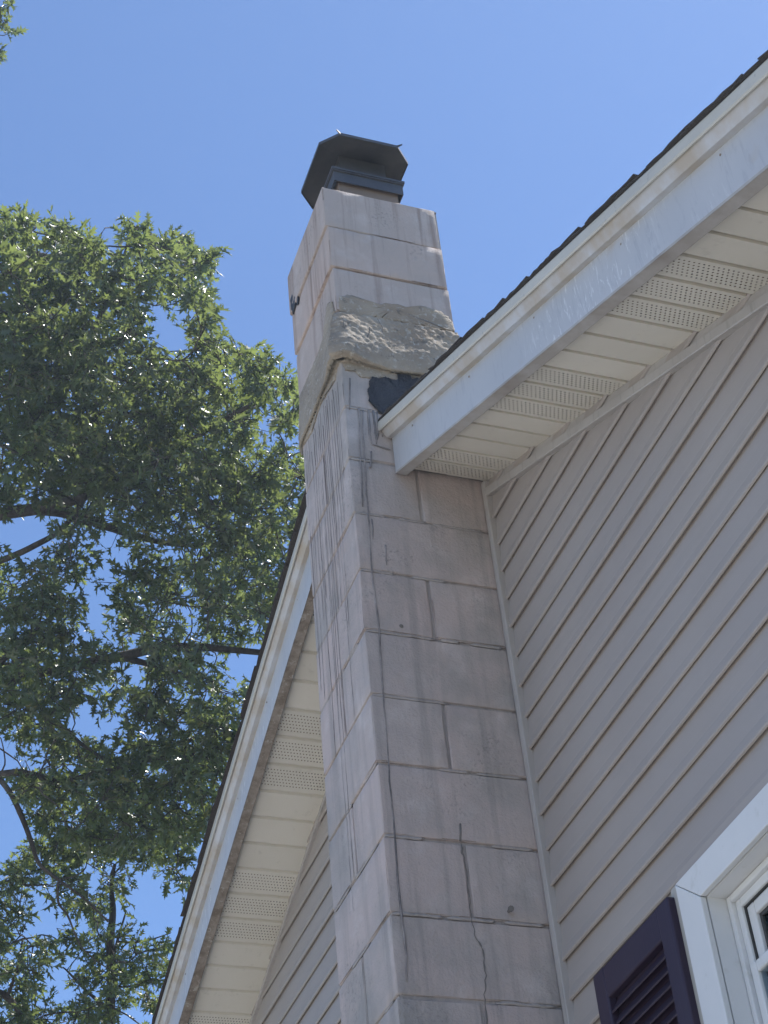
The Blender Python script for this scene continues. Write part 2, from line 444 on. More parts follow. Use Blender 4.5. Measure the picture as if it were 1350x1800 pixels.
def soffit(x0, x1, step, line, first, name='soffit'):
    bk = MB()
    bk.prism([(x0, line(x0)+.178), (x1, line(x1)+.178), (x1, line(x1)+.170), (x0, line(x0)+.170)], 'y', -OV+.014, -.004)
    so = bk.build(name, 'sheathing', house)
    i = 0; x = x0
    while x < x1 - .02:
        v = ((i + first)//3) % 2 == 0
        soffit_strip(x, min(x+step, x1), line, v).build('soffit_panel', 'soffit_vinyl', so, fix=False)
        x += step; i += 1
    return so
soffit(0.004, XR, .1035, zr, 1)
soffit(-1.955-.1115*24, -CW-.004, .1115, zl, 3)
# trim at the top of the siding (F channel)
def trim(x0, x1, line, h0, h1, out, seed):
    mb = MB(); nseg = int((x1-x0)/.12); rings = []
    for i in range(nseg+1):
        x = x0 + (x1-x0)*i/nseg; w = .0012*noise.noise((x*2.7, seed, 0)); L = line(x)
        rings.append([(x, -.003, L+h0), (x, -out+w, L+h0), (x, -out-.002+w, L+h0+.003), (x, -out+w, L+h1-.003), (x, -out+.003, L+h1), (x, -.007, L+h1+.002), (x, -.006, L+.019), (x, -.003, L+.019)])
    mb.loft(rings); o = mb.build('rake_channel', 'vinyl_channel', house); o.location.y = WY; return o
trim(.012, WX1, zr, -.043, -.012, .021, 1)
trim(WX0, -CW-.01, zl, -.030, -.006, .017, 5)

# roof: deck, and the shingle courses along both rakes
deck = MB()
deck.prism([(XL, zl(XL)+.186), (RIDGE, zl(RIDGE)+.186), (RIDGE, zl(RIDGE)+.171), (XL, zl(XL)+.171)], 'y', .002, HD+.3)
deck.prism([(RIDGE, zr(RIDGE)+.186), (XR, zr(XR)+.186), (XR, zr(XR)+.171), (RIDGE, zr(RIDGE)+.171)], 'y', .002, HD+.3)
roof = deck.build('roof', 'shingle', house)
def shingle(xa, xb, ya, yb, line, lift, up, curl, seed):
    """one shingle lying on the slope; xa is its butt (down-slope) end"""
    mb = MB(); nx, ny = 7, 2; th = .0036
    def P(i, jj, top):
        f = i/nx; x = xa + (xb-xa)*f
        y = ya + (yb-ya)*jj/ny
        if jj == 0: y += .005*noise.noise((x*31, seed, 0)) + .003*noise.noise((x*90, seed, 4))
        h = .1935 + lift + (1-f)*.0032 + (th if top else 0)
        if i == 0: h += .001*random.random()
        h += curl*(1-f)**2 * (1 - jj/ny)
        h += .0016*noise.noise((x*17, seed, 1))
        return (x, y, line(x) + h)
    n = len(mb.v)
    for top in (0, 1):
        for i in range(nx+1):
            for jj in range(ny+1): mb.v.append(P(i, jj, top))
    S = (nx+1)*(ny+1); idx = lambda i, jj, t_: n + t_*S + i*(ny+1) + jj
    for i in range(nx):
        for jj in range(ny):
            mb.f.append((idx(i,jj,1), idx(i+1,jj,1), idx(i+1,jj+1,1), idx(i,jj+1,1)))
            mb.f.append((idx(i,jj,0), idx(i,jj+1,0), idx(i+1,jj+1,0), idx(i+1,jj,0)))
        for jj in (0, ny): mb.f.append((idx(i,jj,0), idx(i+1,jj,0), idx(i+1,jj,1), idx(i,jj,1)))
    for jj in range(ny):
        for i in (0, nx): mb.f.append((idx(i,jj,0), idx(i,jj+1,0), idx(i,jj+1,1), idx(i,jj,1)))
    return mb
STEP = .128
i = 0; x = XR
while x > .06:
    xa, xb = x, max(x - .215, .004)
    shingle(xa, xb, -OV-.0425-random.uniform(-.002, .006), .65, zr, .001*random.random(), 0, random.choice((0, .001, .002, .004)), i*1.7).build('shingle', 'shingle', roof)
    x -= STEP*random.uniform(.93, 1.07); i += 1
x = XL
while x < -CW-.14:
    xa, xb = x, min(x + .215, -CW-.006)
    near = max(0, (x + 1.25)/.8)
    shingle(xa, xb, -OV-.050-random.uniform(-.004, .008), .65, zl, .001*random.random() + .045*min(1, near)**1.5, 0, random.choice((0, .002, .004)), i*1.7).build('shingle', 'shingle', roof)
    x += STEP*random.uniform(.93, 1.07); i += 1
# ridge side behind the chimney shaft
rs = MB(); rs.prism([(RIDGE-.25, zl(RIDGE-.25)+.215), (RIDGE, zl(RIDGE)+.275), (-CW-.006, zr(-CW-.006)+.225), (-CW-.006, zr(-CW-.006)+.19), (RIDGE, zl(RIDGE)+.20), (RIDGE-.25, zl(RIDGE-.25)+.20)], 'y', -OV-.04, .7)
rs.build('ridge_cap', 'shingle', roof)
# butt edges of the shingles farther up the slopes
fld = MB()
for sgn, line, xs in ((1, zr, np.arange(.2, XR, STEP)), (-1, zl, np.arange(XL, RIDGE-.1, STEP))):
    for xx in xs:
        a, b_ = (xx+.002, xx-STEP) if sgn > 0 else (xx, xx+STEP+.002)
        fld.prism([(a, line(a)+.204), (b_, line(b_)+.197), (b_, line(b_)+.189), (a, line(a)+.189)], 'y', .652, HD+.3)
fo = fld.build('shingle_field', 'shingle', roof); fo['kind'] = 'stuff'

# window ---------------------------------------------------------------------
X0, X1, B0, B1 = WIN
ox0, ox1, oz0, oz1 = .605, 1.605, -3.19, -1.841    # outer edge of the white casing
cf = -.026                                          # casing face
w = MB()                                            # jamb lining: reveal
w.box(X0-.012, X0, -.010, .115, B0, B1); w.box(X1, X1+.012, -.010, .115, B0, B1)
w.box(X0-.012, X1+.012, -.010, .115, B1, B1+.012); w.box(X0-.012, X1+.012, -.010, .115, B0-.012, B0)
win = w.build('window', 'window_vinyl', house); win.location.y = WY
def casing(poly):
    mb = MB(); mb.prism(poly, 'y', cf, -.0125)
    o = mb.build('casing', 'window_vinyl', win)
    md = o.modifiers.new('bevel', 'BEVEL'); md.width = .0018; md.segments = 2
g_ = .0007
casing([(ox0+g_, oz1), (ox1-g_, oz1), (X1-g_, B1+.0005), (X0+g_, B1+.0005)])
casing([(ox0, oz1-g_), (X0-.0004, B1-g_), (X0-.0004, B0+g_), (ox0, oz0+g_)])
casing([(ox1, oz1-g_), (X1+.0004, B1-g_), (X1+.0004, B0+g_), (ox1, oz0+g_)])
casing([(ox0+g_, oz0), (ox1-g_, oz0), (X1-g_, B0-.0005), (X0+g_, B0-.0005)])
# J channel round the casing
c_ = MB()
c_.prism([(ox0-.030, oz1+.0), (ox0-.024, oz1+.004), (ox0-.002, oz1+.004), (ox0-.002, oz0), (ox0-.030, oz0)], 'y', -.022, -.004)
o = c_.build('casing_channel', 'casing_channel', win); md = o.modifiers.new('bevel', 'BEVEL'); md.width = .004; md.segments = 3
c_ = MB(); c_.box(ox0, ox1+.036, -.0155, -.004, oz1+.003, oz1+.026); o = c_.build('casing_channel', 'vinyl_siding', win)
c_ = MB(); c_.box(ox1+.002, ox1+.036, -.022, -.004, oz0, oz1+.002); c_.build('casing_channel', 'casing_channel', win)
# unit frame, stepped
f = MB()
def ring(mb, x0, x1, z0, z1, wd, y0, y1):
    mb.box(x0, x0+wd, y0, y1, z0, z1); mb.box(x1-wd, x1, y0, y1, z0, z1)
    mb.box(x0+wd, x1-wd, y0+.0005, y1, z1-wd, z1); mb.box(x0+wd, x1-wd, y0+.0005, y1, z0, z0+wd)
ring(f, X0+.0015, X1-.0015, B0+.0015, B1-.0015, .014, .030, .110)
ring(f, X0+.0155, X1-.0155, B0+.0155, B1-.0155, .018, .040, .110)
o = f.build('frame', 'window_vinyl', win); md = o.modifiers.new('bevel', 'BEVEL'); md.width = .0022; md.segments = 2
f = MB(); ring(f, X0+.0335, X1-.0335, B0+.0335, B1-.0335, .0025, .046, .108); f.build('gasket', 'gasket', win)
# upper sash
sx0, sx1, sz1 = X0+.0362, X1-.0362, B1-.0362
f = MB(); ring(f, sx0, sx1, -2.55, sz1, .026, .050, .082)
us = f.build('sash', 'window_vinyl', win); md = us.modifiers.new('bevel', 'BEVEL'); md.width = .003; md.segments = 2
f = MB(); f.box(sx0+.024, sx1-.024, .064, .0665, -2.53, sz1-.024); f.build('pane', 'glass', us)
f = MB(); ring(f, sx0+.0262, sx1-.0262, -2.523, sz1-.0262, .008, .058, .063); f.build('glazing_bead', 'gasket', us)
# insect screen / lower sash frame whose top rail crosses the upper light
f = MB(); ring(f, sx0-.010, sx1+.010, B0+.036, -2.068, .022, .033, .0485)
ls = f.build('sash', 'window_vinyl', win); md = ls.modifiers.new('bevel', 'BEVEL'); md.width = .0025; md.segments = 2
f = MB(); f.box(sx0+.011, sx1-.011, .0405, .043, B0+.056, -2.089); f.build('pane', 'glass', ls)
f = MB()
rings = []
for i in range(60):
    xx = X0 + .06 + i*.013; yy = .19 + .016*math.sin(i*1.15) + .006*math.sin(i*2.9)
    rings.append([(xx, yy, -3.08), (xx, yy+.003, -3.08), (xx, yy+.003, -1.99), (xx, yy, -1.99)])
f.loft(rings); f.build('curtain', 'curtain', win)

# shutter ----------------------------------------------------------------------
hx0, hx1, hz1, hz0 = .212, .588, -1.858, -3.18
yb_, yf_ = -.0135, -.040
s = MB(); s.box(hx0+.012, hx1-.012, yb_-.004, yb_, hz0+.012, hz1-.012); sh = s.build('shutter', 'shutter_plum', house); sh.location.y = WY
def piece(name, x0, x1, z0, z1, y0=yf_):
    s = MB(); s.box(x0, x1, y0, yb_-.0045, z0, z1); o = s.build(name, 'shutter_plum', sh)
    md = o.modifiers.new('bevel', 'BEVEL'); md.width = .005; md.segments = 3
SW = .056
piece('stile', hx0, hx0+SW, hz0, hz1); piece('stile', hx1-SW, hx1, hz0, hz1)
piece('rail', hx0+SW-.004, hx1-SW+.004, hz1-.072, hz1-.0005, yf_+.0008); piece('rail', hx0+SW-.004, hx1-SW+.004, hz0+.0005, hz0+.08, yf_+.0008)
piece('rail', hx0+SW-.004, hx1-SW+.004, -2.55, -2.48, yf_+.0008)
z = hz1 - .078; first = True
while z > hz0 + .10:
    if not (-2.565 < z < -2.455):
        s = MB(); a = hx0+SW-.004; b_ = hx1-SW+.004
        poly = [(yf_+.003, z-.0275), (yf_+.005, z-.0305), (yb_-.006, z-.006), (yb_-.0055, z-.001), (yf_+.008, z-.0205)]
        s.prism(poly, 'x', a, b_); o = s.build('louver', 'shutter_plum', sh)
    z -= .0305

# ------------------------------------------------------------------ chimney
chim = empty('chimney', (-.2, -.2, 0))
tag(chim, 'tall painted concrete block chimney with tar drips and a crumbling mortar collar, against the gable', 'chimney')
BH = .2032
def block(x0, x1, y0, y1, z0, z1, mat, seed, chip=.004):
    """a weathered block: rounded, slightly uneven, edges nibbled"""
    def axis(a, b):
        n = max(3, int(round((b-a)/.03)))
        e = .003
        return [a, a+e] + [a+e+(b-a-2*e)*i/n for i in range(1, n)] + [b-e, b]
    ax, ay, az = axis(x0, x1), axis(y0, y1), axis(z0, z1)
    bm = bmesh.new(); cache = {}
    cx, cy, cz = (x0+x1)/2, (y0+y1)/2, (z0+z1)/2
    def vert(i, jj, k):
        key = (i, jj, k)
        if key in cache: return cache[key]
        p = Vector((ax[i], ay[jj], az[k]))
        on = [i in (0, len(ax)-1), jj in (0, len(ay)-1), k in (0, len(az)-1)]
        d = Vector((np.sign(p.x-cx)*on[0], np.sign(p.y-cy)*on[1], np.sign(p.z-cz)*on[2]))
        if sum(on) >= 2:
            c = .0008 + chip*max(0, noise.noise(p*19 + Vector((seed, 0, 0))))*1.6 + chip*2.2*max(0, noise.noise(p*7 + Vector((seed, 5, 0))) - .28)
            p -= d*c
        p += Vector((noise.noise(p*6 + Vector((seed, 1, 2))), noise.noise(p*6 + Vector((seed, 8, 2))), noise.noise(p*6 + Vector((seed, 4, 6)))))*.0011
        v = bm.verts.new((p.x, p.y, p.z+ZO)); cache[key] = v; return v
    nx, ny, nz = len(ax)-1, len(ay)-1, len(az)-1
    for k in (0, nz):
        for i in range(nx):
            for jj in range(ny): bm.faces.new((vert(i,jj,k), vert(i+1,jj,k), vert(i+1,jj+1,k), vert(i,jj+1,k)))
    for jj in (0, ny):
        for i in range(nx):
            for k in range(nz): bm.faces.new((vert(i,jj,k), vert(i+1,jj,k), vert(i+1,jj,k+1), vert(i,jj,k+1)))
    for i in (0, nx):
        for jj in range(ny):
            for k in range(nz): bm.faces.new((vert(i,jj,k), vert(i,jj+1,k), vert(i,jj+1,k+1), vert(i,jj,k+1)))
    bmesh.ops.recalc_face_normals(bm, faces=bm.faces)
    me = bpy.data.meshes.new('block'); bm.to_mesh(me); bm.free()
    me.polygons.foreach_set('use_smooth', [True]*len(me.polygons)); me.set_sharp_from_angle(angle=.5)
    me.materials.append(M[mat]); o = bpy.data.objects.new('block', me); C.objects.link(o); adopt(o, chim)
    return o
def part(mb, name, mat, parent=chim, **kw):
    o = mb.build(name, mat, None, **kw); adopt(o, parent) if parent is chim else setattr(o, 'parent', parent)
    return o
J = .0045
# joints: a recessed core of mortar
cr = MB(); cr.box(-CW+.006, -.0062, -CD+.0062, -.003, -ZO, .995); cr.box(-CW+.008, -.0082, -.0028, .026, -ZO, .05); part(cr, 'mortar_bed', 'joint_mortar')
lv = 0
for c in range(-1, 24):
    # course c hangs below bed joint c
    z1 = -BH*c - J; z0 = -BH*(c+1) + J
    if z0 < -ZO: z0 = -ZO
    dx, dy = random.uniform(-.0012, .0012), random.uniform(-.0012, .0012)
    hx, hy = random.uniform(-.001, .001), random.uniform(-.001, .001)
    if c % 2 == 0:     # stretchers run back to the wall: side face unbroken
        xm = -CW/2 + random.uniform(-.01, .01)
        block(xm+J, dx, -CD+dy, .024, z0, z1, 'block_paint', c*3.1)
        block(-CW+hx, xm-J, -CD+dy+hy, .024, z0, z1, 'block_paint', c*3.1+1)
    else:              # stretchers run across: two ends show on the side face
        ym = -CD/2 + random.uniform(-.008, .012)
        block(-CW+dx, dx, -CD+dy, ym-J, z0, z1, 'block_paint', c*3.1)
        block(-CW+dx+hx, dx+hx, ym+J, .024, z0, z1, 'block_paint', c*3.1+1)
# upper stack: single flue blocks
for i, (z0, z1, dx, dy, bx_) in enumerate(((.2075, .402, .0, .0, .006), (.412, .606, .001, .001, .009), (.615, .803, .003, -.005, .004), (.812, 1.006, -.002, -.011, .012))):
    block(-CW-.003-bx_*.4+dx, .002+dx, -CD+dy-.001, -.004+dy*.5, z0, z1, 'upper_block_paint', 50+i*2.3, .008)
# bed joint mortar standing a little proud in places
def bead(path, r, name, mat, flat=.5, plane='x', sides=6, base=0.0, parent=chim):
    """thin run of stuff on a face; path = (u, z) with u = y on the side face or x on the front face"""
    mb = MB(); rings = []
    for i, (u, zz) in enumerate(path):
        rr = r[i] if hasattr(r, '__len__') else r
        a = path[max(0, i-1)]; b2 = path[min(len(path)-1, i+1)]
        tx, tz = b2[0]-a[0], b2[1]-a[1]; L = math.hypot(tx, tz) or 1; nx_, nz_ = -tz/L, tx/L
        rg = []
        for j_ in range(sides):
            t_ = math.pi*j_/(sides-1); q = math.cos(t_)*rr; o_ = math.sin(t_)*rr*flat + base
            uu, z_ = u + nx_*q, zz + nz_*q
            rg.append((o_, uu, z_) if plane == 'x' else (uu, -CD - o_, z_))
        rings.append(rg)
    mb.loft(rings); return part(mb, name, mat, parent, smooth=True)
def jag(path, amp, n=6):
    out = []
    for i in range(len(path)-1):
        for q in range(n):
            f = q/n; u = path[i][0]+(path[i+1][0]-path[i][0])*f; zz = path[i][1]+(path[i+1][1]-path[i][1])*f
            out.append((u + amp*noise.noise((u*40, zz*70, 2)) + amp*.6*noise.noise((u*40, zz*200, 6)), zz))
    return out + [path[-1]]
def wander(u0, z0, z1, amp, seed, step=.03, drift=0.0):
    n = max(3, int((z0-z1)/step)); out = []
    for i in range(n+1):
        zz = z0 + (z1-z0)*i/n
        out.append((u0 + drift*i/n + amp*noise.noise((seed, zz*4.5, .3)) + amp*.35*noise.noise((seed, zz*21, 7.3)), zz))
    return out
for c in range(-1, 12):
    zz = -BH*(c+1)
    for plane, a, b2 in (('x', -CD+.004, -.004), ('y', -CW+.004, -.004)):
        x = a
        while x < b2 - .04:
            ln = random.uniform(.05, .22); e = min(b2, x+ln)
            if random.random() < .62:
                pth = [(x + (e-x)*i/8, zz + .0022*noise.noise((x*9+i, c, 3))) for i in range(9)]
                rr = [.0012] + [.0045 + .0016*noise.noise((i*.9, c*1.3, x)) for i in range(7)] + [.0012]
                bead(pth, rr, 'mortar_bead', 'joint_mortar', .62, plane, 6, .0005 - .002)
            x = e + random.uniform(0, .05)

# collar of old flashing mortar wrapped round the stack at roof level
def perim(u):          # u in 0..4: side(+x) back->front, front right->left, left, back
    s = u % 4; f = s % 1
    if s < 1: return Vector((0, -CD*f, 0)), Vector((1, 0, 0))
    if s < 2: return Vector((-CW*f, -CD, 0)), Vector((0, -1, 0))
    if s < 3: return Vector((-CW, -CD*(1-f), 0)), Vector((-1, 0, 0))
    return Vector((-CW*(1-f), 0, 0)), Vector((0, 1, 0))
def collar():
    NU, NV = 360, 64; mb = MB(); rings = []
    for iv in range(NV+1):
        v = iv/NV; rg = []
        for iu in range(NU):
            u = 4*iu/NU
            p, nrm = perim(u)
            d1 = abs(u-1)*CD                    # distance from the near corner
            cornr = math.exp(-(d1/.085)**2)
            nn = noise.noise((u*2.3, 0, 4.4))
            ztop = .402 + .012*nn
            zbot = .172 + .012*noise.noise((u*3.1, 2, 4.4))
            if u <= 1: zbot += .016*math.exp(-((1-u)*CD/.13)**2)
            elif u < 2: zbot += .020 + .014*math.sin((u-1)*3.1)
            zz = zbot + (ztop-zbot)*max(0, min(1, (v-.06)/.88))
            f = (zz-zbot)/(ztop-zbot)
            if u <= 1:
                lip = .028*cornr; t_ = .007 + .023*(1-f)**.8*(.45+.55*math.sin(min(1, f*2.2)*1.57)) + lip*(1-f)**.55*(1 if f > .02 else .7)
            else:
                t_ = .005 + (.010+.020*cornr)*(1-f)**.8
            if v < .03: t_ = -.004
            elif v < .06: t_ = min(t_, t_*.55)
            if v > .97: t_ = -.004
            q = Vector((p.x, p.y, zz))
            if 0 < v < 1:
                rg_ = (.32 + .62*f) if u <= 1 else .28
                t_ += rg_*(.0085*(.55 - 1.6*abs(noise.noise(q*8.5))) + .0060*(.4 - abs(noise.noise(q*24))) + .0040*noise.noise(q*58) + .0028*noise.noise(q*120))
                t_ = max(t_, -.002)
            # round the corners
            ff = u % 1; cr_ = .018
            dd = min(ff, 1-ff)*CD
            pos = p + nrm*t_
            if dd < cr_:
                k2 = (1 - dd/cr_)**2
                other = perim(u+.06)[1] if ff > .5 else perim(u-.06)[1]
                pos = pos + other*t_*.5*k2 - (nrm+other)*.004*k2
            rg.append((pos.x, pos.y, zz))
        rings.append(rg)
    mb.loft(rings, caps=False)
    return part(mb, 'mortar_collar', 'mortar', smooth=True)
col_ = collar()
# thin parging above and below the collar on the side face
def patch(outline, name, mat, thick, plane='x', amp=.0015, res=.005, base=.0):
    """flat irregular patch lying on a face, with a rounded rim"""
    n = len(outline); cx = sum(p[0] for p in outline)/n; cz = sum(p[1] for p in outline)/n
    dense = []
    for i in range(n):
        a, b2 = outline[i], outline[(i+1) % n]; L = math.hypot(b2[0]-a[0], b2[1]-a[1]); kq = max(1, int(L/res))
        for q in range(kq):
            f = q/kq; u, zz = a[0]+(b2[0]-a[0])*f, a[1]+(b2[1]-a[1])*f
            dense.append((u + .006*noise.noise((u*55, zz*55, 1)) + .004*noise.noise((u*170, zz*170, 1)), zz + .006*noise.noise((u*55, zz*55, 5)) + .004*noise.noise((u*170, zz*170, 5))))
    mb = MB(); rings = []
    for s_, h in ((1.0, -.002), (.995, thick*.6), (.97, thick), (.8, thick), (.6, thick), (.4, thick), (.2, thick), (.05, thick)):
        rg = []
        for u, zz in dense:
            uu, z_ = cx+(u-cx)*s_, cz+(zz-cz)*s_
            hh = h + base + (amp*noise.noise((uu*40, z_*40, 2)) if h > 0 else 0)
            rg.append((hh, uu, z_) if plane == 'x' else (uu, -CD-hh, z_))
        rings.append(rg)
    mb.loft(rings, caps=True); return part(mb, name, mat, smooth=True)
patch([(-.384, .405), (-.384, .472), (-.36, .485), (-.339, .488), (-.306, .478), (-.285, .45), (-.262, .452), (-.24, .477), (-.182, .490), (-.15, .480), (-.113, .503), (-.057, .500), (-.02, .478), (-.006, .455), (-.006, .412), (-.2, .409)], 'mortar_patch', 'mortar', .0035, base=.003)
patch([(-.388, .20), (-.384, .150), (-.36, .158), (-.335, .135), (-.31, .138), (-.26, .150), (-.22, .146), (-.20, .19), (-.14, .17), (-.03, .17), (-.012, .19), (-.1, .24), (-.3, .23)], 'mortar_patch', 'mortar', .004)
patch([(-.01, .405), (-.02, .47), (-.06, .50), (-.10, .44), (-.12, .41), (-.06, .40)], 'mortar_patch', 'mortar', .004, 'y', base=.003)
patch([(-.02, .22), (-.05, .16), (-.11, .18), (-.2, .20), (-.3, .17), (-.38, .19), (-.385, .24), (-.2, .26)], 'mortar_patch', 'mortar', .004, 'y')
# roofing tar smeared beside the eave
patch([(-.322, .068), (-.312, .113), (-.298, .137), (-.272, .139), (-.258, .153), (-.246, .141), (-.223, .143), (-.214, .175), (-.196, .192), (-.184, .182), (-.17, .164), (-.10, .172), (-.02, .15), (-.02, .0), (-.153, -.01), (-.258, -.02), (-.284, -.010), (-.300, .006), (-.310, .025), (-.318, .036)], 'tar_patch', 'tar', .0025, amp=.0022, base=.0055)
patch([(-.395, .875), (-.380, .885), (-.360, .862), (-.345, .835), (-.352, .80), (-.375, .79), (-.394, .82)], 'tar_patch', 'tar', .004, 'y', base=.008, res=.006)
patch([(-.333, .81), (-.318, .815), (-.312, .792), (-.322, .778), (-.334, .785)], 'tar_patch', 'tar', .003, 'y', base=.008, res=.005)
# runs of tar
def run(path, r, plane='x', mat='old_tar', base=.0012):
    rr = [r*(.6 + 1.1*abs(noise.noise((i*.8, path[0][0]*50, 2)))) for i in range(len(path))]; rr[-1] *= .5
    dense = []
    for i in range(len(path)-1):
        for q in range(4):
            f = q/4; u = path[i][0]+(path[i+1][0]-path[i][0])*f; zz = path[i][1]+(path[i+1][1]-path[i][1])*f
            dense.append((u + .0016*noise.noise((zz*30, u*5, 3)) + .0012*noise.noise((zz*85, u*5, 3)), zz))
    dense.append(path[-1]); rd = [rr[min(len(rr)-1, i//4)] for i in range(len(dense))]
    return bead(dense, rd, 'tar_drip', mat, .8, plane, 5, base)
run([(-.34, -.003), (-.347, -.102), (-.348, -.205), (-.353, -.336), (-.353, -.411), (-.355, -.467), (-.359, -.612), (-.356, -.706), (-.354, -.81), (-.361, -1.022), (-.361, -1.134), (-.365, -1.272), (-.364, -1.406), (-.368, -1.536), (-.367, -1.626), (-.364, -1.732), (-.37, -1.794)], .0034)
run([(-.323, -.0), (-.323, -.023), (-.325, -.097), (-.322, -.136), (-.295, -.142), (-.265, -.147)], .0040)
run([(-.308, -.0), (-.306, -.093), (-.307, -.133)], .0034); run([(-.296, -.0), (-.298, -.091), (-.305, -.117)], .0034)
run([(-.352, .0), (-.352, -.038), (-.360, -.153), (-.362, -.262), (-.368, -.384)], .0030)
run([(-.326, -.165), (-.331, -.225), (-.336, -.233)], .003); run([(-.371, .12), (-.374, .065), (-.381, -.012)], .003)
run([(-.311, -.512), (-.314, -.584)], .0024); run([(-.344, -.425), (-.347, -.499)], .0028)
run([(-.285, -.02), (-.283, -.07), (-.286, -.10)], .003); run([(-.272, -.02), (-.27, -.06)], .003)
FD = [(-.372, .16, -.75), (-.352, .14, -.42), (-.336, .17, -.80), (-.312, .10, -.55), (-.287, .15, -1.02), (-.268, .16, -.50), (-.247, .12, -1.50), (-.229, .18, -.86), (-.213, .17, -1.42), (-.196, .10, -1.0), (-.176, .17, -.62), (-.158, .15, -.48), (-.143, .16, -.62), (-.120, .16, -1.0), (-.097, .12, -.72), (-.080, .15, -.38), (-.060, .12, -.30), (-.040, .14, -.24)]
for i, (u, a, b2) in enumerate(FD):
    run(wander(u, a, b2, .006, i*3.3, .05, random.uniform(-.012, .006)), random.uniform(.0009, .0017), 'y', base=.0016)
# cracks
bead(jag([(-.196, -1.425), (-.192, -1.50), (-.19, -1.56), (-.192, -1.63), (-.187, -1.669), (-.174, -1.702), (-.174, -1.765), (-.187, -1.836), (-.182, -1.95), (-.19, -2.03)], .004), [.0008 + .0022*abs(noise.noise((i*.31, 4, 4)))*2 for i in range(55)], 'crack', 'crack', .5, 'x', 5, .0012)
bead([(-.197, -1.42), (-.193, -1.395), (-.191, -1.37)], .0026, 'crack', 'crack', .5, 'x', 5, .0012)
for pth, r_, bs in (([(-.388, .345), (-.385, .30), (-.372, .262), (-.350, .240), (-.325, .232)], .0022, .034), ([(-.27, .386), (-.255, .35), (-.262, .31), (-.25, .275)], .0016, .021), ([(-.302, .330), (-.305, .305), (-.311, .285), (-.312, .27), (-.317, .25), (-.318, .228)], .0026, .030),):
    bead(jag(pth, .003), r_*.8, 'crack', 'crack', .8, 'x', 5, bs)
bolt_and_hole = MB(); bolt_and_hole.tube([(-.004, -.094, -1.596), (.012, -.094, -1.596), (.0125, -.094, -1.596), (.017, -.094, -1.597)], [.004, .004, .0075, .0075], 8)
part(bolt_and_hole, 'bolt_and_hole', 'crack')
hole = MB(); hole.tube([(-.002, -.290, -.785), (.0024, -.290, -.786)], [.008, .0045], 7); part(hole, 'bolt_and_hole', 'crack')  # hole drawn as a raised plug, its darkness put into the colour
# flue tile
fl_t = MB()
outer = [(-.307, -.308), (-.093, -.308), (-.093, -.094), (-.307, -.094)]; inner = [(-.29, -.291), (-.11, -.291), (-.11, -.111), (-.29, -.111)]
for a, b2 in ((0, 1), (1, 2), (2, 3), (3, 0)):
    for (za, zb) in ((.98, 1.20),):
        o0, o1, i0, i1 = outer[a], outer[b2], inner[a], inner[b2]
        fl_t.quad((*o0, za), (*o1, za), (*o1, zb), (*o0, zb)); fl_t.quad((*i0, za), (*i0, zb), (*i1, zb), (*i1, za)); fl_t.quad((*o0, zb), (*o1, zb), (*i1, zb), (*i0, zb))
part(fl_t, 'flue', 'clay_flue', fix=False)
crn = MB(); NN = 40; rings = []
for lvl, (s_, zz) in enumerate(((.99, 1.001), (.96, 1.012), (.75, 1.022), (.57, 1.026))):
    rg = []
    for i in range(NN):
        p, _ = perim(4*i/NN); q = Vector((-CW/2, -CD/2, 0)); p = q + (p-q)*s_
        rg.append((p.x, p.y, zz + .005*noise.noise(p*16)))
    rings.append(rg)
crn.loft(rings, caps=True); part(crn, 'mortar_crown', 'mortar', smooth=True)

# metal chimney cap
def cpart(mb, name, mat='cap_metal', bev=0):
    o = mb.build(name, mat, None)
    if cap: o.parent = cap; o.matrix_parent_inverse = cap.matrix_world.inverted()
    else: adopt(o, chim)
    return o
def octo(x0, x1, y0, y1, c): return [(x0+c, y0), (x1-c, y0), (x1, y0+c), (x1, y1-c), (x1-c, y1), (x0+c, y1), (x0, y1-c), (x0, y0+c)]
LX0, LX1, LY0, LY1, LZ = -.350, -.018, -.372, -.048, 1.345
lid = MB(); rings = []
cxm, cym = (LX0+LX1)/2, (LY0+LY1)/2
oc = octo(LX0, LX1, LY0, LY1, .058)
def sc(poly, s_): return [(cxm+(x-cxm)*s_, cym+(y-cym)*s_) for x, y in poly]
rings = [[(x, y, LZ) for x, y in oc], [(x, y, LZ-.010) for x, y in sc(oc, 1.006)], [(x, y, LZ-.010) for x, y in sc(oc, 1.012)], [(x, y, LZ+.004) for x, y in sc(oc, 1.012)],
         [(x, y, LZ+.016) for x, y in sc(oc, .80)], [(x, y, LZ+.045) for x, y in sc(oc, .12)], [(x, y, LZ+.043) for x, y in sc(oc, .12)], [(x, y, LZ+.012) for x, y in sc(oc, .80)]]
lid.loft(rings + [rings[0]], caps=False)
cap = None; bpy.context.view_layer.update(); cap = cpart(lid, 'chimney_cap'); bpy.context.view_layer.update()
tp = MB(); tp.prism(sc(oc, .125), 'z', LZ+.0425, LZ+.046); cpart(tp, 'finial_plate')
for (x, y, dx, dy) in ((LX1, LY0+.058, .010, .016), (LX1, LY1-.058, .010, -.016)):     # bent tabs at the clipped corners
    tb = MB(); tb.loft([[(x-.002, y, LZ-.006), (x+.003, y, LZ-.006), (x+.003, y, LZ+.004), (x-.002, y, LZ+.004)], [(x+dx-.004, y-dy, LZ+.004), (x+dx, y-dy, LZ+.004), (x+dx, y-dy, LZ+.008), (x+dx-.004, y-dy, LZ+.008)]])
    cpart(tb, 'corner_tab')
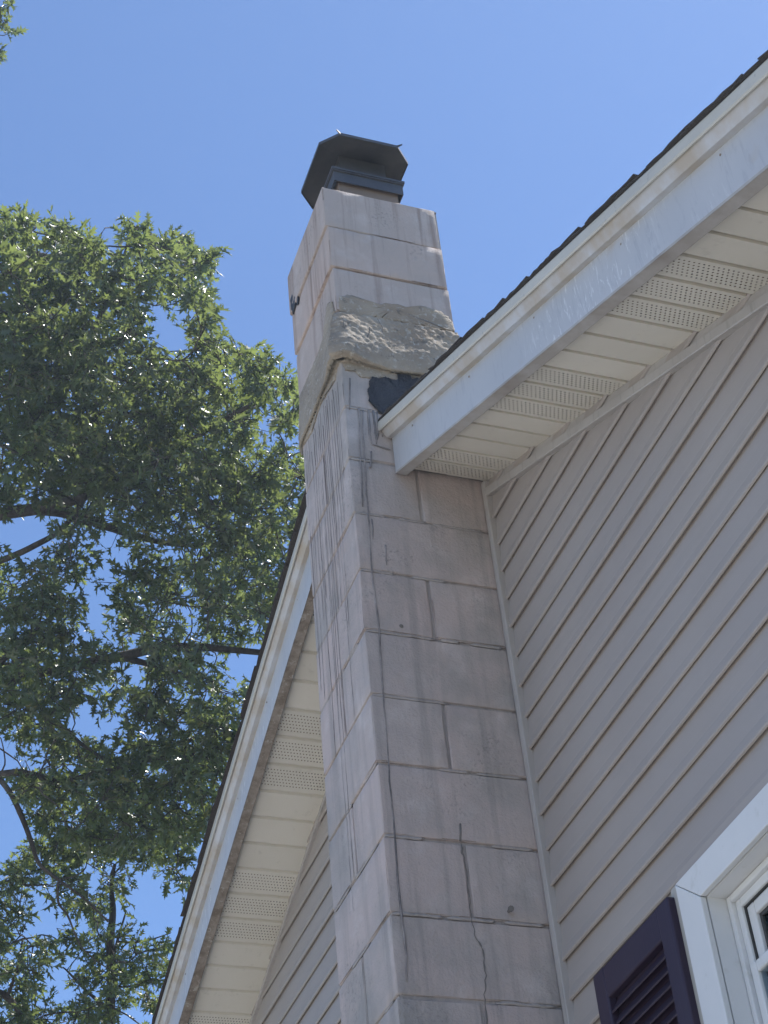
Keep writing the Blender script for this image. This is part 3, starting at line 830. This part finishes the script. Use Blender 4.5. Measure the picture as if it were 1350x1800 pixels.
def frame_ring(x0, x1, y0, y1, z0, z1, th):
    mb = MB(); mb.box(x0, x1, y0, y0+th, z0, z1); mb.box(x0, x1, y1-th, y1, z0, z1); mb.box(x0, x0+th, y0+th, y1-th, z0, z1); mb.box(x1-th, x1, y0+th, y1-th, z0, z1); return mb
cpart(frame_ring(-.325, -.078, -.328, -.078, 1.162, 1.212, .003), 'skirt')
fp = MB()
for (x0, x1, y0, y1) in ((-.330, -.073, -.333, -.309), (-.330, -.073, -.093, -.073), (-.330, -.308, -.309, -.093), (-.092, -.073, -.309, -.093)):
    fp.box(x0, x1, y0, y1, 1.2125, 1.2165)
cpart(fp, 'flange')
fp = frame_ring(-.332, -.071, -.335, -.071, 1.219, 1.229, .004); cpart(fp, 'rim')
cpart(frame_ring(-.285, -.118, -.287, -.118, 1.222, LZ+.014, .003), 'hood_wall')

# ------------------------------------------------------------------ trees
HALF = [(0, 0), (.05, .20), (.30, .30), (.10, .42), (.42, .66), (.12, .66), (.25, .95), (.085, .86), (0, 1.16)]
MID = [(0, .20), (0, .40), (0, .64), (0, .84)]
def leaf_template():
    v = []; f = []
    for (x, y) in [(0, 0)] + MID + [(0, 1.12)]: v.append((x, y, 0))          # 0 base, 1-4 rib, 5 tip
    for s in (1, -1):
        n = len(v)
        for (x, y) in HALF[1:8]: v.append((s*x, y, 0))
        a, l1, c, l2, e, l3, g2 = [n+i for i in range(7)]
        tris = [(0, a, 1), (a, l1, c), (1, a, c), (1, c, 2), (c, l2, e), (2, c, e), (2, e, 3), (e, l3, g2), (3, e, g2), (3, g2, 4), (4, g2, 5)]
        f += tris if s > 0 else [(p, r, q) for p, q, r in tris]
    v = np.array(v, dtype=np.float64)
    v[:, 2] = .26*np.abs(v[:, 0]) - .20*(v[:, 1]-.3)**2                        # folded along the rib, curled down
    return v, np.array(f, dtype=np.int32)
LV, LF = leaf_template()
def build_leaves(name, P, D, N, S, mat):
    """P positions, D blade direction, N approximate normal, S length -> one mesh"""
    D = D/np.linalg.norm(D, axis=1, keepdims=True)
    X = np.cross(D, N); X /= np.linalg.norm(X, axis=1, keepdims=True) + 1e-9
    Z = np.cross(X, D)
    k = len(LV); n = len(P)
    cur = rng.uniform(-.6, 3.2, n)[:, None]; wid = rng.uniform(.55, 1.1, n)[:, None]
    jx = LV[None, :, 0]*wid*rng.uniform(.45, 1.12, (n, k)); jy = LV[None, :, 1] + rng.normal(0, .045, (n, k))*(np.abs(LV[None, :, 0]) > .15)
    vv = (P[:, None, :] + jx[..., None]*X[:, None, :]*S[:, None, None] + jy[..., None]*D[:, None, :]*S[:, None, None]
          + (LV[None, :, 2]*cur)[..., None]*Z[:, None, :]*S[:, None, None])
    fv = (LF[None] + (np.arange(n)*k)[:, None, None]).reshape(-1, 3)
    me = bpy.data.meshes.new(name)
    me.vertices.add(n*k); me.vertices.foreach_set('co', vv.reshape(-1))
    nf = len(fv); me.loops.add(nf*3); me.loops.foreach_set('vertex_index', fv.reshape(-1).astype(np.int32))
    me.polygons.add(nf); me.polygons.foreach_set('loop_start', np.arange(0, nf*3, 3, dtype=np.int32)); me.polygons.foreach_set('loop_total', np.full(nf, 3, dtype=np.int32))
    me.update(calc_edges=True); me.validate()
    me.materials.append(M[mat])
    o = bpy.data.objects.new(name, me); C.objects.link(o); return o
def inside(p, poly):
    x, y = p; r = False; n = len(poly)
    for i in range(n):
        (x0, y0), (x1, y1) = poly[i], poly[(i+1) % n]
        if (y0 > y) != (y1 > y) and x < (x1-x0)*(y-y0)/(y1-y0) + x0: r = not r
    return r
def limb(mb, pts, r0, r1, sides=8, sub=5):
    P = [Vector(p) for p in pts]; out = []; rad = []
    n = len(P)
    for i in range(n-1):
        p0, p1, p2, p3 = P[max(i-1, 0)], P[i], P[i+1], P[min(i+2, n-1)]
        for q in range(sub):
            t_ = q/sub
            c = .5*((2*p1) + (p2-p0)*t_ + (2*p0-5*p1+4*p2-p3)*t_**2 + (3*p1-p0-3*p2+p3)*t_**3)
            f = (i+t_)/(n-1)
            r = r0 + (r1-r0)*f
            c = c + Vector((noise.noise(c*2.2), noise.noise(c*2.2+Vector((5, 0, 0))), noise.noise(c*2.2+Vector((0, 9, 0)))))*min(.04, r*1.1)
            out.append(c); rad.append(r)
    out.append(P[-1]); rad.append(r1)
    mb.tube(out, rad, sides); return out
def grow(tree, clumps, skel, mat, n_leaf, size, name_tw, droop=.35):
    """twigs from the limbs into every clump, leaves along every twig"""
    tw = MB(); LP, LD, LN, LS = [], [], [], []
    nodes = [tuple(p) for p in skel]
    base = np.array(nodes)
    clumps = sorted(clumps, key=lambda q: float(np.min(np.linalg.norm(base - np.array(q[0]), axis=1))))
    for (c, Rm, dens) in clumps:
        c = Vector(c)
        d = np.linalg.norm(np.array(nodes) - np.array(c), axis=1); root = Vector(nodes[int(np.argmin(d))])
        L = (c-root).length
        if L > .05:
            side = Vector((random.gauss(0, 1), random.gauss(0, 1), random.gauss(.2, .7)))*.16*L
            pts = []
            for q in range(9):
                t_ = q/8
                w_ = Vector((noise.noise((root+c)*3 + Vector((t_*4, 0, 0))), noise.noise((root+c)*3 + Vector((0, t_*4, 9))), noise.noise((root+c)*3 + Vector((5, 0, t_*4)))))*.10*L*math.sin(t_*math.pi)
                pts.append(root + (c-root)*t_ + side*math.sin(t_*math.pi) + w_)
            r_ = min(.013, .004 + .006*L)
            tw.tube(pts, [r_ + (.003-r_)*q/8 for q in range(9)], 5)
            nodes.append(tuple(pts[4])); nodes.append(tuple(c))
        outw = (c-root).normalized() if L > .05 else Vector((0, 0, 1))
        nt = max(4, int(n_leaf*dens/9))
        for q in range(nt):
            dirv = Vector((random.gauss(0, 1), random.gauss(0, 1), random.gauss(0, .85))) + outw*.55
            dirv.normalize()
            st = c + Vector((random.gauss(0, 1), random.gauss(0, 1), random.gauss(0, .8)))*Rm*.32
            ln = Rm*random.uniform(.35, .85)
            en = st + dirv*ln - Vector((0, 0, droop*.3*ln))
            tw.tube([c + (st-c)*.2, st, (st+en)/2 + Vector((0, 0, .02*ln)), en], [.0035, .003, .0022, .0014], 4)
            m_ = random.randint(6, 12)
            for i in range(m_):
                f = (i+.6)/m_; p = st + (en-st)*f + Vector((random.gauss(0, .012), random.gauss(0, .012), random.gauss(0, .012)))
                ld = dirv*random.uniform(.2, .9) + Vector((random.gauss(0, .8), random.gauss(0, .8), random.gauss(-droop, .6)))
                ln_ = Vector((random.gauss(0, .75), random.gauss(0, .75), random.gauss(.45, .8)))
                LP.append(p); LD.append(ld); LN.append(ln_); LS.append(size*random.choice((.6, .75, .9, 1.0, 1.1, 1.3))*random.uniform(.9, 1.1))
    two = tw.build(name_tw, 'bark', None, smooth=True, fix=False, lift=False); two.parent = tree; two['kind'] = 'stuff'
    return np.array(LP), np.array(LD), np.array(LN), np.array(LS)
def finish(tree, crown_name, data, mat, n_single):
    P, D, N, S = data
    # leaves nearest the camera are objects of their own
    dist = np.linalg.norm(P - np.array(CAM), axis=1)
    px = (P - np.array(CAM)) @ np.array(FWD); u = ((P - np.array(CAM)) @ np.array(RGT))/px*FPX + 675; v = 900 - ((P - np.array(CAM)) @ np.array(UPV))/px*FPX
    vis = (u > 5) & (u < 545) & (v > 5) & (v < 1790)
    order = np.argsort(np.where(vis, dist/S, 1e6))
    single = order[:n_single]; rest = np.setdiff1d(np.arange(len(P)), single)
    cr = build_leaves(crown_name, P[rest], D[rest], N[rest], S[rest], mat); cr.parent = tree; cr['kind'] = 'stuff'
    base = build_leaves('leaf', np.zeros((1, 3)), np.array([[0, 1., 0]]), np.array([[0, 0, 1.]]), np.ones(1), mat)
    me = base.data; bpy.data.objects.remove(base)
    for i in single:
        d = Vector(D[i]).normalized(); nn = Vector(N[i]); x = d.cross(nn).normalized(); z_ = x.cross(d)
        mt = Matrix(((x.x, d.x, z_.x), (x.y, d.y, z_.y), (x.z, d.z, z_.z)))
        o = bpy.data.objects.new('leaf', me); C.objects.link(o)
        o.matrix_world = Matrix.Translation(Vector(P[i])) @ mt.to_4x4() @ Matrix.Scale(float(S[i]), 4)
        o.parent = cr

# the oak whose limbs reach in from the left
oak = empty('oak_tree', (0, 0, 0))
tag(oak, 'large leafy oak tree filling the left side, its limbs reaching toward the chimney', 'tree')
tr_base = at(-330, 1500, 12.2); tx, ty = tr_base.x, tr_base.y
bk = MB(); skel = []
trunk_pts = [Vector((tx+.1, ty-.1, -.1)), Vector((tx, ty, 2.2)), Vector((tx+.05, ty+.05, 4.6)), at(-300, 1300, 12.1), at(-260, 950, 12.3), at(-200, 620, 12.8), at(-150, 300, 13.2), at(-110, 60, 13.8)]
def L_(pts, r0, r1, sides=8): 
    s_ = limb(bk, pts, r0, r1, sides); skel.extend(s_); return s_
limb(bk, trunk_pts, .30, .07, 12)
L_([trunk_pts[4], at(-120, 925, 11.9), at(0, 905, 11.6), at(90, 893, 11.5), at(150, 872, 11.4), at(215, 838, 11.2), at(300, 800, 11.0), at(390, 740, 10.8), at(480, 690, 10.7)], .055, .012)
L_([at(60, 897, 11.5), at(130, 905, 11.6), at(190, 925, 11.7), at(240, 945, 11.8), at(330, 960, 11.7), at(430, 955, 11.6)], .040, .010)
L_([trunk_pts[4], at(-100, 1010, 11.6), at(0, 985, 11.3), at(60, 962, 11.2), at(110, 930, 11.2), at(160, 860, 11.3), at(190, 790, 11.4), at(230, 700, 11.5)], .028, .008)
L_([trunk_pts[4], at(-140, 1190, 12.0), at(0, 1200, 11.8), at(120, 1170, 11.6), at(215, 1152, 11.4), at(280, 1137, 11.3), at(350, 1138, 11.2), at(450, 1147, 11.1), at(520, 1160, 11.0)], .050, .016)
L_([at(215, 1152, 11.4), at(255, 1165, 11.4), at(300, 1180, 11.3), at(380, 1215, 11.2)], .028, .008)
L_([trunk_pts[5], at(-60, 640, 12.0), at(60, 620, 11.8), at(150, 610, 11.6), at(215, 590, 11.5), at(245, 550, 11.4)], .065, .010)
L_([trunk_pts[6], at(-50, 420, 12.6), at(60, 450, 12.3), at(160, 470, 12.1), at(220, 450, 12.0)], .05, .009)
L_([at(150, 610, 11.6), at(190, 520, 11.7), at(215, 460, 11.8), at(228, 410, 11.8), at(234, 392, 11.8)], .022, .004)
L_([trunk_pts[6], at(-60, 150, 13.0), at(-12, 60, 12.9), at(0, 22, 12.9)], .04, .005, 6)
L_([at(-60, 150, 13.0), at(-20, 110, 12.9), at(-4, 101, 12.9)], .012, .004, 6)
L_([trunk_pts[3], at(-120, 1390, 11.2), at(-40, 1375, 10.9), at(8, 1362, 10.8), at(40, 1358, 10.8), at(110, 1370, 10.9), at(200, 1350, 11.0), at(300, 1330, 11.0), at(370, 1340, 11.0)], .036, .009)
L_([at(2, 1372, 10.8), at(22, 1400, 10.7), at(40, 1440, 10.7), at(55, 1480, 10.7), at(68, 1515, 10.7), at(90, 1535, 10.7), at(110, 1550, 10.7), at(150, 1580, 10.7), at(190, 1620, 10.8)], .020, .006, 6)
L_([at(105, 1548, 10.7), at(104, 1585, 10.7), at(120, 1610, 10.8), at(140, 1660, 10.8), at(170, 1690, 10.8), at(210, 1712, 10.9)], .009, .003, 6)
L_([at(105, 1272, 11.2), at(125, 1290, 11.1), at(150, 1312, 11.0), at(190, 1335, 11.0), at(230, 1345, 11.0)], .017, .007, 6)
L_([trunk_pts[3], at(-100, 1240, 11.6), at(0, 1160, 11.4), at(60, 1110, 11.3), at(110, 1060, 11.3)], .035, .009)
tko = bk.build('trunk', 'bark', oak, smooth=True, fix=False, lift=False)
OUT = [(-40, 372), (30, 380), (62, 388), (98, 398), (140, 404), (165, 425), (180, 452), (205, 458), (222, 420), (232, 408), (262, 420), (300, 425), (335, 425), (362, 440), (368, 470), (352, 488), (322, 492), (300, 520), (268, 545), (274, 590), (310, 605), (322, 560), (330, 505), (352, 500), (366, 560), (376, 608), (430, 620), (480, 640), (516, 668), (545, 690), (545, 725), (500, 745), (462, 742), (450, 765), (470, 800), (520, 808), (560, 805), (560, 1000), (540, 1160), (480, 1240), (430, 1400), (380, 1440), (310, 1460), (250, 1490), (200, 1480), (120, 1475), (60, 1440), (30, 1390), (10, 1340), (-30, 1330)]
HOLES = [[(269, 545), (301, 512), (310, 562), (322, 594), (281, 596), (271, 570)], [(186, 430), (208, 425), (206, 455), (190, 452)], [(435, 760), (470, 748), (500, 760), (498, 795), (450, 790)], [(150, 1232), (188, 1226), (210, 1255), (200, 1290), (165, 1305), (150, 1280)], [(0, 930), (40, 918), (90, 915), (95, 930), (40, 960), (0, 985)], [(170, 935), (200, 935), (195, 1000), (175, 1000)],
         [(145, 1020), (175, 1005), (182, 1040), (160, 1050)], [(415, 1140), (440, 1140), (445, 1175), (420, 1190)], [(-30, 1325), (25, 1318), (60, 1325), (40, 1345), (-30, 1345)], [(150, 1080), (185, 1075), (185, 1115), (160, 1110)],
         [(205, 1150), (240, 1155), (225, 1170)], [(270, 955), (310, 962), (300, 985), (275, 980)], [(320, 1075), (350, 1085), (345, 1110), (320, 1100)]]
# shrink test: a clump belongs if its middle and most of its rim lie inside the crown
def sample(poly, holes, spacing, dmin, dmax, rpx, tries, dens=lambda x, y: 1.0):
    pts = []; out = []
    xs = [p[0] for p in poly]; ys = [p[1] for p in poly]
    for _ in range(tries):
        x = random.uniform(min(xs), max(xs)); y = random.uniform(min(ys), max(ys))
        if not inside((x, y), poly): continue
        r = rpx*random.uniform(.6, 1.15)
        ok = True
        for a in range(8):
            if not inside((x + r*.62*math.cos(a*.785), y + r*.62*math.sin(a*.785)), poly): r *= .82
        if r < rpx*.30: r = rpx*.30
        for h in holes:
            if inside((x, y), h): ok = False; break
            hx = sum(q[0] for q in h)/len(h); hy = sum(q[1] for q in h)/len(h); hr = max(math.hypot(q[0]-hx, q[1]-hy) for q in h)
            dd = math.hypot(x-hx, y-hy)
            if dd < hr*.82 + r*.56: ok = False; break
        if not ok: continue
        sp = spacing*(.6 if r < rpx*.55 else 1)
        if any((x-a)**2 + (y-b_)**2 < sp*sp for a, b_ in pts): continue
        pts.append((x, y)); d = random.uniform(dmin, dmax)
        out.append((at(x, y, d), r*d/FPX, (r/rpx)**1.5*dens(x, y)))
    return out
dn = lambda x, y: 1.05 if y < 860 else (.8 if y < 1250 else .95)
cl = sample(OUT, HOLES, 36, 10.3, 11.2, 62, 2600, dn) + sample(OUT, HOLES, 36, 11.2, 12.1, 62, 2600, dn) + sample([p for p in OUT], HOLES, 40, 12.1, 13.2, 66, 2200, lambda x, y: .7 if y < 860 else .3)
cl += [(at(-4, 14, 12.9), .10, .5), (at(4, 36, 12.9), .05, .22), (at(-10, 95, 12.9), .05, .2), (at(-40, 60, 13), .2, .8)]
cl += [(at(500, 806, 10.9), .10, .35), (at(536, 790, 10.9), .08, .3), (at(232, 398, 11.8), .07, .28), (at(256, 402, 11.8), .05, .18)]
# the rest of the crown beyond the left edge of the picture
for _ in range(46):
    x = random.uniform(-640, -60); y = random.uniform(330, 1350); d = random.uniform(11, 14.2)
    cl.append((at(x, y, d), random.uniform(.35, .5), 1.0))
data = grow(oak, cl, skel, 'oak_leaf', 102, .080, 'twigs')
finish(oak, 'crown', data, 'oak_leaf', 220)

# slender tree low on the left, nearer the ground
sl = empty('slender_tree', (0, 0, 0))
tag(sl, 'slender young tree with a thin upright trunk, low on the left below the oak', 'tree')
bk = MB(); skel = []
tb_ = at(193, 1900, 12.4)
L_([Vector((tb_.x, tb_.y, -.1)), Vector((tb_.x, tb_.y, 2.5)), at(190, 1860, 12.4), at(192, 1790, 12.4), at(195, 1720, 12.4), at(196, 1650, 12.45), at(199, 1600, 12.5), at(196, 1560, 12.5), at(202, 1520, 12.5)], .055, .012)
skel = [p for p in skel if p.z > 5.0]
L_([at(195, 1700, 12.4), at(208, 1650, 12.4), at(222, 1600, 12.4)], .014, .005, 6)
L_([at(193, 1775, 12.4), at(150, 1740, 12.3), at(110, 1700, 12.2)], .016, .005, 6)
L_([at(-120, 1700, 11.8), at(-30, 1738, 11.6), at(10, 1752, 11.5), at(35, 1785, 11.5), at(50, 1840, 11.5)], .030, .014, 7)
L_([at(10, 1752, 11.5), at(18, 1735, 11.5), at(30, 1700, 11.5), at(40, 1650, 11.6)], .014, .005, 6)
L_([at(205, 1655, 12.4), at(250, 1655, 12.3), at(300, 1640, 12.2)], .009, .003, 6)
bk.build('trunk', 'bark', sl, smooth=True, fix=False, lift=False)
OUT2 = [(-40, 1560), (30, 1530), (55, 1480), (120, 1475), (200, 1480), (250, 1490), (300, 1480), (340, 1470), (330, 1560), (300, 1620), (285, 1690), (265, 1760), (250, 1850), (-40, 1850)]
HOLES2 = [[(60, 1585), (100, 1570), (112, 1600), (95, 1640), (70, 1625)], [(258, 1545), (292, 1540), (300, 1600), (265, 1655), (245, 1640), (262, 1600)], [(100, 1700), (118, 1690), (120, 1715), (102, 1720)], [(215, 1765), (240, 1765), (240, 1800), (215, 1800)], [(92, 1730), (105, 1745), (95, 1770)]]
cl = sample(OUT2, HOLES2, 36, 11.3, 12.3, 54, 1500, lambda x, y: .95) + sample(OUT2, HOLES2, 40, 12.3, 13.4, 54, 1300, lambda x, y: .7)
for _ in range(14):
    cl.append((at(random.uniform(-200, 320), random.uniform(1860, 2150), random.uniform(11.6, 13)), .28, .9))
data = grow(sl, cl, skel, 'young_leaf', 84, .078, 'twigs')
finish(sl, 'crown', data, 'young_leaf', 60)


# ------------------------------------------------------------------ thin volume added to imitate veiling glare of the lens
hz = MB(); hz.box(-161, 161, -161, 161, -1.0, 17.0)
hm = bpy.data.materials.new('glare_veil'); hm.use_nodes = True; hm.node_tree.nodes.clear()
ho_ = hm.node_tree.nodes.new('ShaderNodeOutputMaterial'); pv = hm.node_tree.nodes.new('ShaderNodeVolumePrincipled')
pv.inputs['Color'].default_value = (.66, .80, 1.0, 1); pv.inputs['Density'].default_value = .0022; pv.inputs['Anisotropy'].default_value = .45
hm.node_tree.links.new(pv.outputs[0], ho_.inputs['Volume']); M['glare_veil'] = hm
hzo = hz.build('glare_veil', 'glare_veil', lift=False); hzo['kind'] = 'stuff'; hzo['label'] = 'thin pale blue veil added round the scene to imitate lens glare'; hzo['category'] = 'glare_veil'
